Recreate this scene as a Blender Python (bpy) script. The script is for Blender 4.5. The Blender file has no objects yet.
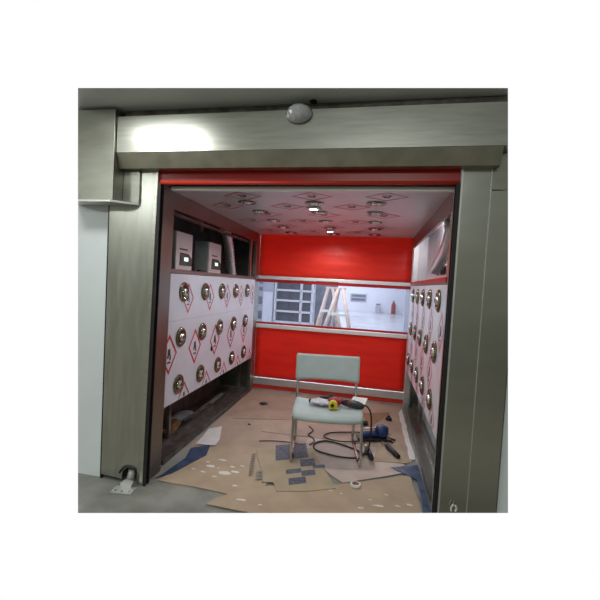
import bpy, bmesh, math, random
from mathutils import Vector, Matrix
random.seed(7)
PI = math.pi
S = bpy.context.scene
COL = S.collection

# ------------------------------------------------------------------ materials
def new_mat(name):
    m = bpy.data.materials.new(name); m.use_nodes = True
    nt = m.node_tree
    return m, nt, nt.nodes['Principled BSDF']

def mat(name, col, rough=.5, metal=0., var=.08, scale=6., stretch=(1, 1, 1), bump=0., bscale=40.,
        col2=None, emit=None, estr=0., aniso=0., detail=4., coat=0., lo=.35, hi=.65):
    m, nt, b = new_mat(name)
    N = nt.nodes; L = nt.links
    tc = N.new('ShaderNodeTexCoord'); mp = N.new('ShaderNodeMapping'); mp.inputs['Scale'].default_value = stretch
    L.new(tc.outputs['Object'], mp.inputs[0])
    nz = N.new('ShaderNodeTexNoise'); nz.inputs['Scale'].default_value = scale; nz.inputs['Detail'].default_value = detail
    L.new(mp.outputs[0], nz.inputs[0])
    rp = N.new('ShaderNodeValToRGB')
    c1 = [max(0, c*(1-var)) for c in col]; c2 = [min(1, c*(1+var)) for c in col] if col2 is None else col2
    rp.color_ramp.elements[0].position = lo; rp.color_ramp.elements[1].position = hi
    rp.color_ramp.elements[0].color = (*c1, 1); rp.color_ramp.elements[1].color = (*c2, 1)
    L.new(nz.outputs[0], rp.inputs[0]); L.new(rp.outputs[0], b.inputs['Base Color'])
    b.inputs['Metallic'].default_value = metal
    mr = N.new('ShaderNodeMapRange'); mr.inputs[3].default_value = max(0, rough-.05); mr.inputs[4].default_value = min(1, rough+.05)
    L.new(nz.outputs[0], mr.inputs[0]); L.new(mr.outputs[0], b.inputs['Roughness'])
    b.inputs['Anisotropic'].default_value = aniso
    b.inputs['Coat Weight'].default_value = coat
    if bump:
        n2 = N.new('ShaderNodeTexNoise'); n2.inputs['Scale'].default_value = bscale
        L.new(mp.outputs[0], n2.inputs[0])
        bp = N.new('ShaderNodeBump'); bp.inputs['Strength'].default_value = bump; bp.inputs['Distance'].default_value = .01
        L.new(n2.outputs[0], bp.inputs['Height']); L.new(bp.outputs[0], b.inputs['Normal'])
    if emit:
        b.inputs['Emission Color'].default_value = (*emit, 1); b.inputs['Emission Strength'].default_value = estr
    return m

M = {}
M['steel'] = mat('brushed_steel', (.47, .475, .43), .34, 1, .07, 3, (1.5, 1.5, 14), bump=.03, bscale=3)
M['steel_warm'] = mat('steel_under_film', (.40, .39, .32), .38, 1, .10, 3, (3, 3, 3), bump=.05, bscale=6)
M['steel_v'] = mat('steel_vertical_grain', (.45, .46, .415), .33, 1, .08, 3, (9, 9, 1.2), bump=.04, bscale=2)
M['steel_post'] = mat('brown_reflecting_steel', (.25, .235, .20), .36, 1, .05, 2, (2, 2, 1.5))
M['card_y'] = mat('yellowish_carton', (.41, .33, .22), .8, 0, .08, 5, bump=.05)
M['ink_l'] = mat('faint_grey_print', (.29, .25, .22), .8, 0, .1, 30)
M['steel_r'] = mat('brushed_steel_plate', (.47, .475, .43), .21, 1, .04, 2, (1, 1, 3), bump=.012, bscale=3)
M['steel_dark'] = mat('steel_plate', (.33, .335, .29), .42, 1, .08, 3, (2, 2, 6))
M['chrome'] = mat('chrome_tube', (.62, .62, .58), .2, 1, .06, 8)
M['alu'] = mat('satin_aluminium', (.66, .66, .65), .42, .75, .05, 4, (1, 6, 6))
M['silver'] = mat('silver_paint', (.80, .80, .78), .35, .15, .04, 5, (1, 6, 6))
M['rail'] = mat('dirty_steel_rail', (.17, .155, .14), .45, .7, .35, 9, bump=.1)
M['black'] = mat('black_rubber', (.012, .012, .013), .5, 0, .2, 12)
M['blackp'] = mat('black_plastic', (.02, .02, .022), .35, 0, .2, 12)
M['red'] = mat('red_curtain_fabric', (.70, .042, .022), .42, 0, .06, 3, (1, 1, 5), bump=.05, bscale=4)
M['red_d'] = mat('red_roll_cover', (.42, .012, .008), .3, 0, .1, 4, (1, 6, 6))
M['film'] = mat('protective_film', (.70, .72, .82), .34, .0, .035, 4, bump=.12, bscale=10)
M['film_c'] = mat('ceiling_film', (.66, .64, .67), .33, .15, .04, 3, bump=.04, bscale=5)
M['print_red'] = mat('red_film_print', (.55, .035, .04), .35, 0, .1, 20)
M['print_pink'] = mat('pale_red_film_print', (.66, .26, .30), .35, 0, .1, 20)
M['print_blk'] = mat('black_film_print', (.05, .04, .045), .4, 0, .2, 20)
M['nozzle'] = mat('nozzle_chrome', (.20, .185, .12), .25, 1, .3, 30)
M['nozzle_b'] = mat('nozzle_ball_chrome', (.8, .8, .74), .14, 1, .08, 20)
M['nozzle_d'] = mat('nozzle_bore', (.015, .014, .012), .5, 0, .2, 20)
M['paint'] = mat('pale_wall_paint', (.78, .84, .86), .55, 0, .03, 3, bump=.02)
M['ceil'] = mat('grey_ceiling_board', (.76, .80, .79), .6, 0, .05, 2)
M['concrete'] = mat('concrete_floor', (.245, .245, .22), .6, 0, .28, 3.5, bump=.1, detail=9)
M['card'] = mat('tan_cardboard', (.44, .335, .235), .8, 0, .08, 5, bump=.06, bscale=25)
M['card_p'] = mat('pinkish_cardboard', (.42, .305, .235), .75, 0, .10, 4, bump=.06, bscale=20)
M['card_b'] = mat('brown_cardboard', (.30, .17, .10), .8, 0, .1, 6)
M['card_l'] = mat('pale_cardboard', (.52, .42, .36), .75, 0, .1, 5, bump=.05)
M['ink'] = mat('blue_grey_print', (.10, .105, .145), .7, 0, .3, 30)
M['bluefilm'] = mat('blue_plastic_sheet', (.055, .085, .16), .35, 0, .35, 9, bump=.3, bscale=18)
M['whitep'] = mat('white_scrap', (.72, .70, .67), .6, 0, .05, 9)
M['box_w'] = mat('control_box_paint', (.62, .56, .60), .45, 0, .03, 5)
M['box_g'] = mat('control_box_grey', (.33, .37, .38), .5, 0, .05, 5)
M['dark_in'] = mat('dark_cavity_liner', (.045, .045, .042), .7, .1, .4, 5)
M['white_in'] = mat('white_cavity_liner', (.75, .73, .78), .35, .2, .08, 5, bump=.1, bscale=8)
M['duct'] = mat('foil_duct', (.75, .74, .76), .3, .6, .08, 20, bump=.3, bscale=25)
M['screen'] = mat('green_display', (.02, .10, .09), .25, 0, .2, 30)
M['led'] = mat('display_glow', (.6, .9, .9), .3, 0, .02, 9, emit=(.6, .95, 1), estr=1.3)
M['seat'] = mat('grey_green_plastic', (.40, .475, .465), .5, 0, .05, 9, bump=.05, bscale=60)
M['yellow'] = mat('yellow_plastic', (.75, .60, .02), .4, 0, .06, 9)
M['redp'] = mat('red_plastic', (.30, .02, .025), .4, 0, .1, 9)
M['bluep'] = mat('blue_plastic', (.012, .04, .16), .35, 0, .15, 12)
M['paper'] = mat('white_paper', (.75, .76, .72), .7, 0, .03, 6)
M['bag'] = mat('clear_bag', (.60, .58, .66), .25, 0, .12, 25, bump=.5, bscale=40)
M['rubble'] = mat('brown_rubble', (.20, .10, .03), .8, 0, .5, 20)
M['wood'] = mat('pale_pink_wood', (.55, .42, .36), .6, 0, .12, 10)
M['step'] = mat('pale_green_step', (.62, .70, .62), .5, 0, .05, 6)
M['hallwall'] = mat('hall_white_wall', (.80, .82, .90), .5, 0, .02, 1)
M['hallfloor'] = mat('hall_grey_floor', (.55, .56, .60), .22, 0, .05, 1)
M['rackblue'] = mat('blue_grey_board', (.13, .16, .22), .6, 0, .3, 3)
M['rackdark'] = mat('dark_blue_grey_goods', (.04, .05, .075), .6, 0, .3, 3)
M['rackw'] = mat('white_rack_paint', (.72, .74, .80), .5, 0, .04, 5)
M['greyp'] = mat('light_grey_paint', (.42, .44, .50), .5, 0, .08, 5)
M['lens'] = mat('lamp_lens', (.9, .9, .9), .4, 0, .02, 9, emit=(1, .97, .93), estr=14)
M['tubelit'] = mat('hall_lamp_lens', (.9, .9, .9), .4, 0, .02, 9, emit=(.95, .97, 1), estr=6)

def glassy(name, tint, rough, fac):
    m, nt, b = new_mat(name); N = nt.nodes; L = nt.links
    tr = N.new('ShaderNodeBsdfTransparent'); tr.inputs[0].default_value = (*tint, 1)
    mx = N.new('ShaderNodeMixShader')
    nz = N.new('ShaderNodeTexNoise'); nz.inputs['Scale'].default_value = 4
    mr = N.new('ShaderNodeMapRange'); mr.inputs[3].default_value = fac*.7; mr.inputs[4].default_value = fac*1.3
    L.new(nz.outputs[0], mr.inputs[0]); L.new(mr.outputs[0], mx.inputs[0])
    b.inputs['Base Color'].default_value = (.85, .87, .95, 1); b.inputs['Roughness'].default_value = rough
    L.new(tr.outputs[0], mx.inputs[1]); L.new(b.outputs[0], mx.inputs[2])
    L.new(mx.outputs[0], N['Material Output'].inputs[0])
    return m
M['pvc'] = glassy('clear_pvc_window', (.90, .92, .96), .12, .06)
M['dome'] = glassy('clear_dome_plastic', (.8, .82, .8), .15, .85)

# ------------------------------------------------------------------ mesh helpers
def box(bm, x0, x1, y0, y1, z0, z1, mi=0, bev=0.):
    vs = [bm.verts.new((x, y, z)) for x in (x0, x1) for y in (y0, y1) for z in (z0, z1)]
    fs = []
    for idx in ((0, 1, 3, 2), (4, 6, 7, 5), (0, 4, 5, 1), (2, 3, 7, 6), (0, 2, 6, 4), (1, 5, 7, 3)):
        f = bm.faces.new([vs[i] for i in idx]); f.material_index = mi; fs.append(f)
    if bev:
        es = list({e for f in fs for e in f.edges})
        r = bmesh.ops.bevel(bm, geom=es, offset=bev, segments=2, profile=.6, affect='EDGES')
        for f in r['faces']: f.material_index = mi
    return vs

def prism(bm, pts, axis, a, b, mi=0):
    """extrude a 2D polygon along an axis; pts are the two other coordinates in x,y,z order"""
    def mk(p, t):
        q = list(p); q.insert('xyz'.index(axis), t); return bm.verts.new(q)
    A = [mk(p, a) for p in pts]; B = [mk(p, b) for p in pts]
    f1 = bm.faces.new(A); f2 = bm.faces.new(B[::-1]); fs = [f1, f2]
    n = len(pts)
    for i in range(n):
        fs.append(bm.faces.new([A[(i+1) % n], A[i], B[i], B[(i+1) % n]]))
    for f in fs: f.material_index = mi
    return fs

def smooth_path(pts, n=6):
    P = [Vector(p) for p in pts]
    if len(P) < 3: return P
    out = []
    for i in range(len(P)-1):
        p0 = P[max(i-1, 0)]; p1 = P[i]; p2 = P[i+1]; p3 = P[min(i+2, len(P)-1)]
        for k in range(n):
            t = k/n
            out.append(.5*((2*p1)+(p2-p0)*t+(2*p0-5*p1+4*p2-p3)*t*t+(3*p1-p0-3*p2+p3)*t**3))
    out.append(P[-1]); return out

def tube(bm, pts, r, seg=8, mi=0, radii=None):
    P = [Vector(p) for p in pts]; rings = []
    up = None
    for i, p in enumerate(P):
        d = (P[min(i+1, len(P)-1)]-P[max(i-1, 0)]).normalized()
        if up is None:
            up = Vector((0, 0, 1)) if abs(d.z) < .9 else Vector((1, 0, 0))
        a = d.cross(up)
        if a.length < 1e-4: a = d.cross(Vector((0, 1, 0)))
        a.normalize(); b = a.cross(d).normalized(); up = b
        rr = radii[i] if radii else r
        rings.append([bm.verts.new(p+rr*(math.cos(2*PI*k/seg)*a+math.sin(2*PI*k/seg)*b)) for k in range(seg)])
    for i in range(len(rings)-1):
        for k in range(seg):
            f = bm.faces.new([rings[i][k], rings[i][(k+1) % seg], rings[i+1][(k+1) % seg], rings[i+1][k]])
            f.material_index = mi; f.smooth = True
    for rg in (rings[0][::-1], rings[-1]):
        f = bm.faces.new(rg); f.material_index = mi

def lathe(bm, prof, seg=20, mi=0, center=(0, 0, 0), axis='z', sm=True):
    """prof: list of (r, h) along axis"""
    cx, cy, cz = center; rings = []
    for r, h in prof:
        ring = []
        for k in range(seg):
            a = 2*PI*k/seg; u, v = r*math.cos(a), r*math.sin(a)
            p = {'z': (u, v, h), 'y': (u, h, v), 'x': (h, u, v)}[axis]
            ring.append(bm.verts.new((p[0]+cx, p[1]+cy, p[2]+cz)))
        rings.append(ring)
    for i in range(len(rings)-1):
        for k in range(seg):
            f = bm.faces.new([rings[i][k], rings[i][(k+1) % seg], rings[i+1][(k+1) % seg], rings[i+1][k]])
            f.material_index = mi; f.smooth = sm
    for rg in (rings[0][::-1], rings[-1]):
        f = bm.faces.new(rg); f.material_index = mi

def obj(name, bm, mats, parent=None, loc=None, rot=None):
    bmesh.ops.recalc_face_normals(bm, faces=bm.faces)
    me = bpy.data.meshes.new(name); bm.to_mesh(me); bm.free()
    for m in (mats if isinstance(mats, (list, tuple)) else [mats]): me.materials.append(M[m])
    o = bpy.data.objects.new(name, me); COL.objects.link(o)
    if parent: o.parent = parent
    if loc: o.location = loc
    if rot: o.rotation_euler = rot
    return o

def tag(o, label, cat, group=None, kind=None):
    o['label'] = label; o['category'] = cat
    if group: o['group'] = group
    if kind: o['kind'] = kind
    return o

def thing(name, label, cat, loc=(0, 0, 0), rz=0., group=None):
    o = bpy.data.objects.new(name, None); COL.objects.link(o)
    o.location = loc; o.rotation_euler = (0, 0, rz); o.empty_display_size = .1
    return tag(o, label, cat, group)

def struct(name, bm, m, parent=None):
    o = obj(name, bm, m, parent)
    if parent is None: o['kind'] = 'structure'
    return o

def B(*boxes, **k):
    bm = bmesh.new()
    for b in boxes: box(bm, *b, **k)
    return bm

def copy_tree(o, parent=None):
    c = o.copy(); COL.objects.link(c); c.parent = parent
    for ch in list(o.children): copy_tree(ch, c)
    return c

# ------------------------------------------------------------------ camera
F, YAW, PITCH, ROLL, H = 379.8833, .2009, -.0441, -.0537, 1.5
R3 = Matrix.Rotation(YAW, 3, 'Z') @ Matrix.Rotation(PITCH, 3, 'X') @ Matrix.Rotation(ROLL, 3, 'Y')
cam = bpy.data.cameras.new('camera'); camo = bpy.data.objects.new('camera', cam); COL.objects.link(camo)
camo.matrix_world = Matrix.Translation((0, 0, H)) @ (R3 @ Matrix.Rotation(PI/2, 3, 'X')).to_4x4()
cam.sensor_width = 36; cam.lens = 36*F/600; cam.shift_x = 7/600; cam.shift_y = .5/600
cam.clip_start = .05; cam.clip_end = 200
S.camera = camo

# the modelled piece of the corridor ends along these four planes (point, outward normal)
E0 = Vector((0, 0, H))
def bound(p, q):
    a = R3 @ Vector(p); b = R3 @ Vector(q); return a.cross(b).normalized()
xl, xr, zt, zb = -215/F, 215/F, 212.5/F, -212.5/F
ENDS = [bound((xl, 1, zb), (xl, 1, zt)), bound((xr, 1, zt), (xr, 1, zb)),
        bound((xl, 1, zt), (xr, 1, zt)), bound((xr, 1, zb), (xl, 1, zb))]
mid = R3 @ Vector((0, 1, 0))
ENDS = [n if n.dot(mid) < 0 else -n for n in ENDS]
def trim(bm):
    for n in ENDS:
        g = bm.verts[:]+bm.edges[:]+bm.faces[:]
        r = bmesh.ops.bisect_plane(bm, geom=g, plane_co=E0, plane_no=n, clear_outer=True, dist=1e-5)
        ed = [e for e in r['geom_cut'] if isinstance(e, bmesh.types.BMEdge)]
        if ed: bmesh.ops.holes_fill(bm, edges=[e for e in bm.edges if e.is_boundary], sides=0)
    return bm

def lean(bm):
    # the left jamb stands a little out of plumb
    for v in bm.verts:
        if v.co.x > -1.75: v.co.x += .034*v.co.z/2.2
    return bm
# ------------------------------------------------------------------ corridor shell
struct('floor', trim(B((-2.6, 1.4, 1.2, 5.25, -.1, 0))), 'concrete')
struct('ceiling', trim(B((-2.6, 1.4, 1.5, 2.46, 2.62, 2.68))), 'ceil')
struct('wall_left', trim(B((-2.6, -1.865, 2.42, 2.47, 0, 2.3))), 'paint')
struct('wall_right', trim(B((.812, 1.4, 2.43, 2.48, 0, 2.1), (.60, 1.4, 2.465, 2.48, 2.08, 2.3))), 'paint')
struct('wall_front', trim(B((-2.6, 1.4, 2.42, 2.46, 2.26, 2.62))), 'steel_dark')
struct('trim_1', B((-1.866, -1.854, 2.405, 2.43, .0, 2.0)), 'black')
struct('trim_2', trim(B((.806, .811, 2.412, 2.43, 0, 2.09))), 'rail')

# stainless cladding over the doorway
t = thing('header_cover', 'long brushed steel header cover spanning above the doorway, bright glare at its left end', 'header', (-.5, 2.35, 2.23))
def loc(bm, o):
    bmesh.ops.translate(bm, verts=bm.verts, vec=-Vector(o.location)); return bm
bm = bmesh.new()
prism(bm, [(2.30, 2.32), (2.30, 2.555), (2.415, 2.555), (2.415, 2.32)], 'x', -1.735, 1.2)
trim(bm); obj('face_panel', loc(bm, t), 'steel', t)
bm = bmesh.new()
prism(bm, [(2.300, 2.318), (2.335, 2.222), (2.400, 2.220), (2.400, 2.318)], 'x', -1.735, .665)
obj('lower_lip', loc(trim(bm), t), 'steel_warm', t)
bm = B((-1.72, 1.2, 2.36, 2.415, 2.556, 2.615))
obj('dark_gap_strip', loc(trim(bm), t), 'rail', t)  # dark strip standing in for the shaded gap between header and ceiling

t = thing('corner_box', 'square brushed steel box cover at top left corner above the pale wall', 'steel box', (-1.9, 2.33, 2.0))
bm = bmesh.new(); box(bm, -2.4, -1.740, 2.28, 2.41, 2.0, 2.60, bev=.002)
obj('box_face', loc(trim(bm), t), 'steel_dark', t)
bm = bmesh.new(); prism(bm, [(-2.4, 2.27), (-1.75, 2.27), (-1.612, 2.385), (-1.612, 2.398), (-2.4, 2.398)], 'z', 1.985, 1.998); obj('bottom_flange', loc(trim(bm), t), 'alu', t)
bm = B((-1.738, -1.612, 2.385, 2.398, 2.0, 2.218)); obj('side_plate', loc(bm, t), 'steel_dark', t)

# left jamb
t = thing('door_jamb', 'wide brushed steel left door jamb with a cable hole at its foot', 'door jamb', (-1.68, 2.42, 0))
ho = [(-1.685, .024)]
for k in range(9):
    a = PI-PI*k/8; ho.append((-1.625+.058*math.cos(a), .055+.06*math.sin(a)))
ho += [(-1.562, .0)]
pts = [(-1.852, .036)]+ho+[(-1.541, 0.), (-1.541, 2.225), (-1.66, 2.225), (-1.66, 1.985), (-1.852, 1.985)]
bm = bmesh.new(); prism(bm, pts, 'y', 2.40, 2.404); lean(bm)
obj('front_panel', loc(bm, t), 'steel_v', t)
bm = bmesh.new(); box(bm, -1.541, -1.512, 2.395, 2.445, 0, 2.225, bev=.002); lean(bm); obj('edge_strip', loc(bm, t), 'steel', t)
bm = B((-1.85, -1.61, 2.47, 2.52, 0, 2.2)); obj('back_panel', loc(bm, t), 'dark_in', t)
bm = bmesh.new(); tube(bm, smooth_path([(-1.66, 2.45, .0), (-1.645, 2.45, .06), (-1.61, 2.45, .085), (-1.58, 2.45, .04), (-1.575, 2.45, 0)]), .016, 8)
tube(bm, [(-1.63, 2.44, 0), (-1.63, 2.44, .085)], .022, 10)
obj('conduit_end', loc(bm, t), 'whitep', t)['label'] = 'white conduit end in the cable hole'
bm = bmesh.new(); tube(bm, smooth_path([(-1.70, 2.397, .07), (-1.66, 2.393, .118), (-1.62, 2.393, .122), (-1.575, 2.397, .11), (-1.57, 2.397, .05)]), .008, 8)
obj('rubber_edging', loc(bm, t), 'black', t)

t = thing('floor_bracket', 'crumpled shiny steel bracket lying on the concrete at foot of left jamb', 'bracket', (-1.60, 2.31, 0), .12)
bm = bmesh.new(); box(bm, -.075, .075, -.045, .045, .0, .006, bev=.002); obj('base_plate', bm, 'alu', t)
bm = bmesh.new(); prism(bm, [(-.04, .004), (.03, .004), (.05, .05), (.0, .065), (-.05, .03)], 'y', .035, .043); obj('upright_flange', bm, 'alu', t)
bm = bmesh.new()
bm.free()
for x, y in ((-.05, -.02), (.0, -.025), (.05, -.02)):
    bm = bmesh.new(); lathe(bm, [(.009, .006), (.009, .011), (.004, .013)], 8, center=(x, y, 0)); obj('bolt', bm, 'chrome', t)

# right jamb
t = thing('door_jamb', 'brushed steel right door jamb made of two tall side by side plates', 'door jamb', (.64, 2.42, 0))
bm = bmesh.new(); box(bm, .482, .640, 2.40, 2.445, 0, 2.225, bev=.003); obj('inner_plate', loc(trim(bm), t), 'steel_r', t)
bm = bmesh.new(); box(bm, .642, .805, 2.408, 2.46, 0, 2.10, bev=.002); obj('outer_plate', loc(trim(bm), t), 'steel_r', t)
bm = bmesh.new(); box(bm, .639, .643, 2.396, 2.402, 0, 2.222); obj('seam_bead', loc(trim(bm), t), 'alu', t)
bm = bmesh.new(); box(bm, .476, .486, 2.393, 2.401, 0, 2.222); obj('edge_bead', loc(trim(bm), t), 'alu', t)
bm = B((.643, 1.2, 2.404, 2.415, 2.105, 2.30)); obj('upper_plate', loc(trim(bm), t), 'steel_dark', t)
bm = bmesh.new()
tube(bm, smooth_path([(.552, 2.385, .188), (.55, 2.385, .21), (.562, 2.38, .235)]), .006, 6)
tube(bm, smooth_path([(.575, 2.385, .190), (.58, 2.385, .21), (.572, 2.38, .228)]), .007, 6)
obj('cable_end', loc(bm, t), 'whitep', t)['label'] = 'white cable ends poking out at the foot'

# clear dome on the header
t = thing('ceiling_dome', 'clear faceted dome lamp fixed at top of the header cover', 'dome lamp', (-.49, 2.296, 2.525))
bm = bmesh.new(); lathe(bm, [(.05, 0), (.07, 0), (.074, -.012), (.06, -.02)], 24, axis='y'); obj('base_ring', bm, 'alu', t)
t.scale = (1.12, 1, .78)
bm = bmesh.new()
lathe(bm, [(.066, -.02)]+[(.066*math.cos(a), -.02-.055*math.sin(a)) for a in [PI/2*k/6 for k in range(1, 6)]]+[(.006, -.075)], 10, axis='y', sm=False)
obj('dome_cover', bm, 'dome', t)
bm = bmesh.new(); lathe(bm, [(.035, -.02), (.035, -.03), (.02, -.045), (.005, -.048)], 12, axis='y'); obj('reflector', bm, 'chrome', t)
bm = bmesh.new(); lathe(bm, [(.022, 2.612), (.02, 2.619)], 14, center=(-.415, 2.33, 0))
tag(obj('cable_grommet', bm, 'black'), 'small black cable grommet in the ceiling beside the dome lamp', 'grommet')

# ------------------------------------------------------------------ front roller door (rolled up)
d1 = bpy.data.objects.new('door_1', None); COL.objects.link(d1); d1.location = (-.5, 2.46, 2.1)
d1['kind'] = 'structure'; d1['label'] = 'red front roller door rolled up at the top of the opening'; d1['category'] = 'roller door'
bm = B((-1.478, .476, 2.416, 2.425, 2.150, 2.258)); obj('roll_cover', loc(bm, d1), 'red_d', d1)
bm = bmesh.new(); tube(bm, [(-1.478, 2.425, 2.150), (.476, 2.425, 2.150)], .013, 12); obj('curtain_edge', loc(bm, d1), 'red', d1)
bm = bmesh.new(); box(bm, -1.43, .468, 2.485, 2.52, 2.112, 2.142, bev=.006); obj('bottom_bar', loc(bm, d1), 'silver', d1)
bm = B((-1.478, .476, 2.45, 2.56, 2.146, 2.16)); obj('roll_housing', loc(bm, d1), 'blackp', d1)
for x0, x1 in ((-1.511, -1.490), (.453, .478)):
    bm = bmesh.new(); box(bm, x0, x1, 2.398, 2.405, 0, 2.14); box(bm, x0 if x0 < 0 else x1-.008, (x0+.008) if x0 < 0 else x1, 2.405, 2.445, 0, 2.14)
    box(bm, x0, x1, 2.438, 2.445, 0, 2.14)
    if x0 < 0: lean(bm)
    obj('guide_channel', loc(trim(bm), d1), 'black', d1)
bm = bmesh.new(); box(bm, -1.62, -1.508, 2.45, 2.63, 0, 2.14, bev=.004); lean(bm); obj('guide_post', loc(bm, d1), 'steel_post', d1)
bm = bmesh.new(); box(bm, .486, .56, 2.45, 2.655, 0, 2.14, bev=.004); obj('guide_post', loc(trim(bm), d1), 'steel_v', d1)

# ------------------------------------------------------------------ rear roller door
YR = 5.13
d2 = bpy.data.objects.new('door_2', None); COL.objects.link(d2); d2.location = (-.52, YR, 0)
d2['kind'] = 'structure'; d2['label'] = 'closed red rear roller door with a clear window band'; d2['category'] = 'roller door'
def rp(n, z0, z1, m, y0=0., y1=.02, x0=-1.555, x1=.50, bev=.003):
    bm = bmesh.new(); box(bm, x0, x1, YR+y0, YR+y1, z0, z1, bev=bev); return obj(n, loc(bm, d2), m, d2)
def curtain(n, z0, z1):
    bm = bmesh.new(); nx, nz = 24, 14; x0, x1 = -1.555, .50
    g = [[bm.verts.new((x0+(x1-x0)*i/nx, YR+.012+.0025*math.sin(j*2.1+i*.15)*(1 if 0 < j < nz else 0)+.001*math.sin(i*1.3), z0+(z1-z0)*j/nz)) for i in range(nx+1)] for j in range(nz+1)]
    for j in range(nz):
        for i in range(nx):
            f = bm.faces.new([g[j][i], g[j][i+1], g[j+1][i+1], g[j+1][i]]); f.smooth = True
    bmesh.ops.solidify(bm, geom=bm.faces[:], thickness=.003)
    return obj(n, loc(bm, d2), 'red', d2)
curtain('top_curtain', 1.592, 2.19)
rp('upper_bar', 1.553, 1.592, 'silver', -.014, .02, bev=.006)
rp('window_hem', 1.505, 1.548, 'red_d', 0, .012)
rp('window_hem', .918, .948, 'red_d', 0, .012)
rp('window_sheet', .948, 1.505, 'pvc', .004, .008, bev=0)
rp('middle_bar', .862, .914, 'silver', -.014, .02, bev=.006)
curtain('lower_curtain', .158, .862)
rp('bottom_bar', .060, .152, 'alu', -.012, .02, bev=.004)
rp('floor_seal', .0, .058, 'red', 0, .012)
for x0, x1 in ((-1.61, -1.556), (.501, .575)):
    bm = bmesh.new(); box(bm, x0, x1, YR-.10, YR+.06, 0, 2.19, bev=.004); box(bm, x0+(.035 if x0 < 0 else .012), x0+(.042 if x0 < 0 else .02), YR-.104, YR-.1, 0, 2.19)
    obj('guide_post', loc(bm, d2), 'alu' if x0 > 0 else 'steel', d2)

# ------------------------------------------------------------------ booth shell
struct('wall_back', B((-2.05, -1.612, 5.10, 5.16, 0, 2.30), (.577, .80, 5.102, 5.16, 0, 2.30), (-1.612, .577, 5.14, 5.16, 2.19, 2.30)), 'steel_dark')
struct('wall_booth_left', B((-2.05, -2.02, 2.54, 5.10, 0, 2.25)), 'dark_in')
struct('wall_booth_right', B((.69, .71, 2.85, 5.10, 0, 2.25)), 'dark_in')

# nozzle prototype, facing +Z
def nozzle_parts(parent, locv, rot):
    n = NOZ.copy(); COL.objects.link(n); n.parent = parent; n.location = locv; n.rotation_euler = rot
    b = NB.copy(); COL.objects.link(b); b.parent = n
    return n
bm = bmesh.new()
lathe(bm, [(.036, .0), (.072, .0), (.076, .004), (.072, .010), (.060, .016), (.050, .012), (.040, .002)], 24)
lathe(bm, [(.047, .001), (.045, .004)], 20, mi=1)
for k in range(4):
    a = PI/4+k*PI/2; lathe(bm, [(.006, .010), (.006, .016), (.003, .018)], 6, center=(.062*math.cos(a), .062*math.sin(a), 0))
NOZ = obj('nozzle', bm, ['nozzle', 'nozzle_d']); NOZ.scale = (1.12, 1.12, 1)
bm = bmesh.new()
lathe(bm, [(.034, .003)]+[(.034*math.cos(a), .003+.030*math.sin(a)) for a in (.3, .6, .9, 1.15)]+[(.010, .024)], 20)
lathe(bm, [(.012, .030), (.004, .0305)], 12, mi=1)
NB = obj('nozzle_ball', bm, ['nozzle_b', 'nozzle_d'], NOZ)
used = []
def place_noz(parent, locv, rot, tiltk=0):
    if tiltk:
        n = nozzle_parts(parent, locv, rot); n.scale = (1.05, 1.05, .55); return n
    if not used:
        used.append(1); NOZ.parent = parent; NOZ.location = locv; NOZ.rotation_euler = rot; return NOZ
    return nozzle_parts(parent, locv, rot)

# printed film: diamonds drawn as thin raised outlines that belong to the panel mesh
def diamonds(bm, cents, du, dv, w, to3, lim=None, mi=1, mg=3):
    tmp = bmesh.new()
    for (u, v) in cents:
        o = [(u, v+dv), (u+du, v), (u, v-dv), (u-du, v)]
        i_ = [(u, v+dv-w*1.5), (u+du-w, v), (u, v-dv+w*1.5), (u-du+w, v)]
        vo = [tmp.verts.new((a, b, 0)) for a, b in o]; vi = [tmp.verts.new((a, b, 0)) for a, b in i_]
        for k in range(4):
            f = tmp.faces.new([vo[k], vo[(k+1) % 4], vi[(k+1) % 4], vi[k]]); f.material_index = mi
        # small dark symbol in the diamond: a blot over a short bar and a splash
        for (a, b, s, h) in ((0, .012, .018, .022), (-.012, -.012, .012, .010), (.016, -.018, .010, .016), (0, -.045, .024, .006)):
            q = [tmp.verts.new((u+(a+x*s)*du/.1, v+(b+y*h)*dv/.115, 0)) for x, y in ((-1, -1), (1, -.7), (.6, 1), (-.8, .8))]
            f = tmp.faces.new(q); f.material_index = mg
    if lim:
        (u0, u1, v0, v1) = lim
        for co, no in (((u0, 0, 0), (-1, 0, 0)), ((u1, 0, 0), (1, 0, 0)), ((0, v0, 0), (0, -1, 0)), ((0, v1, 0), (0, 1, 0))):
            bmesh.ops.bisect_plane(tmp, geom=tmp.verts[:]+tmp.edges[:]+tmp.faces[:], plane_co=co, plane_no=no, clear_outer=True)
    for f in tmp.faces:
        nf = bm.faces.new([bm.verts.new(to3(v.co.x, v.co.y)) for v in f.verts]); nf.material_index = f.material_index
    tmp.free()

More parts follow.
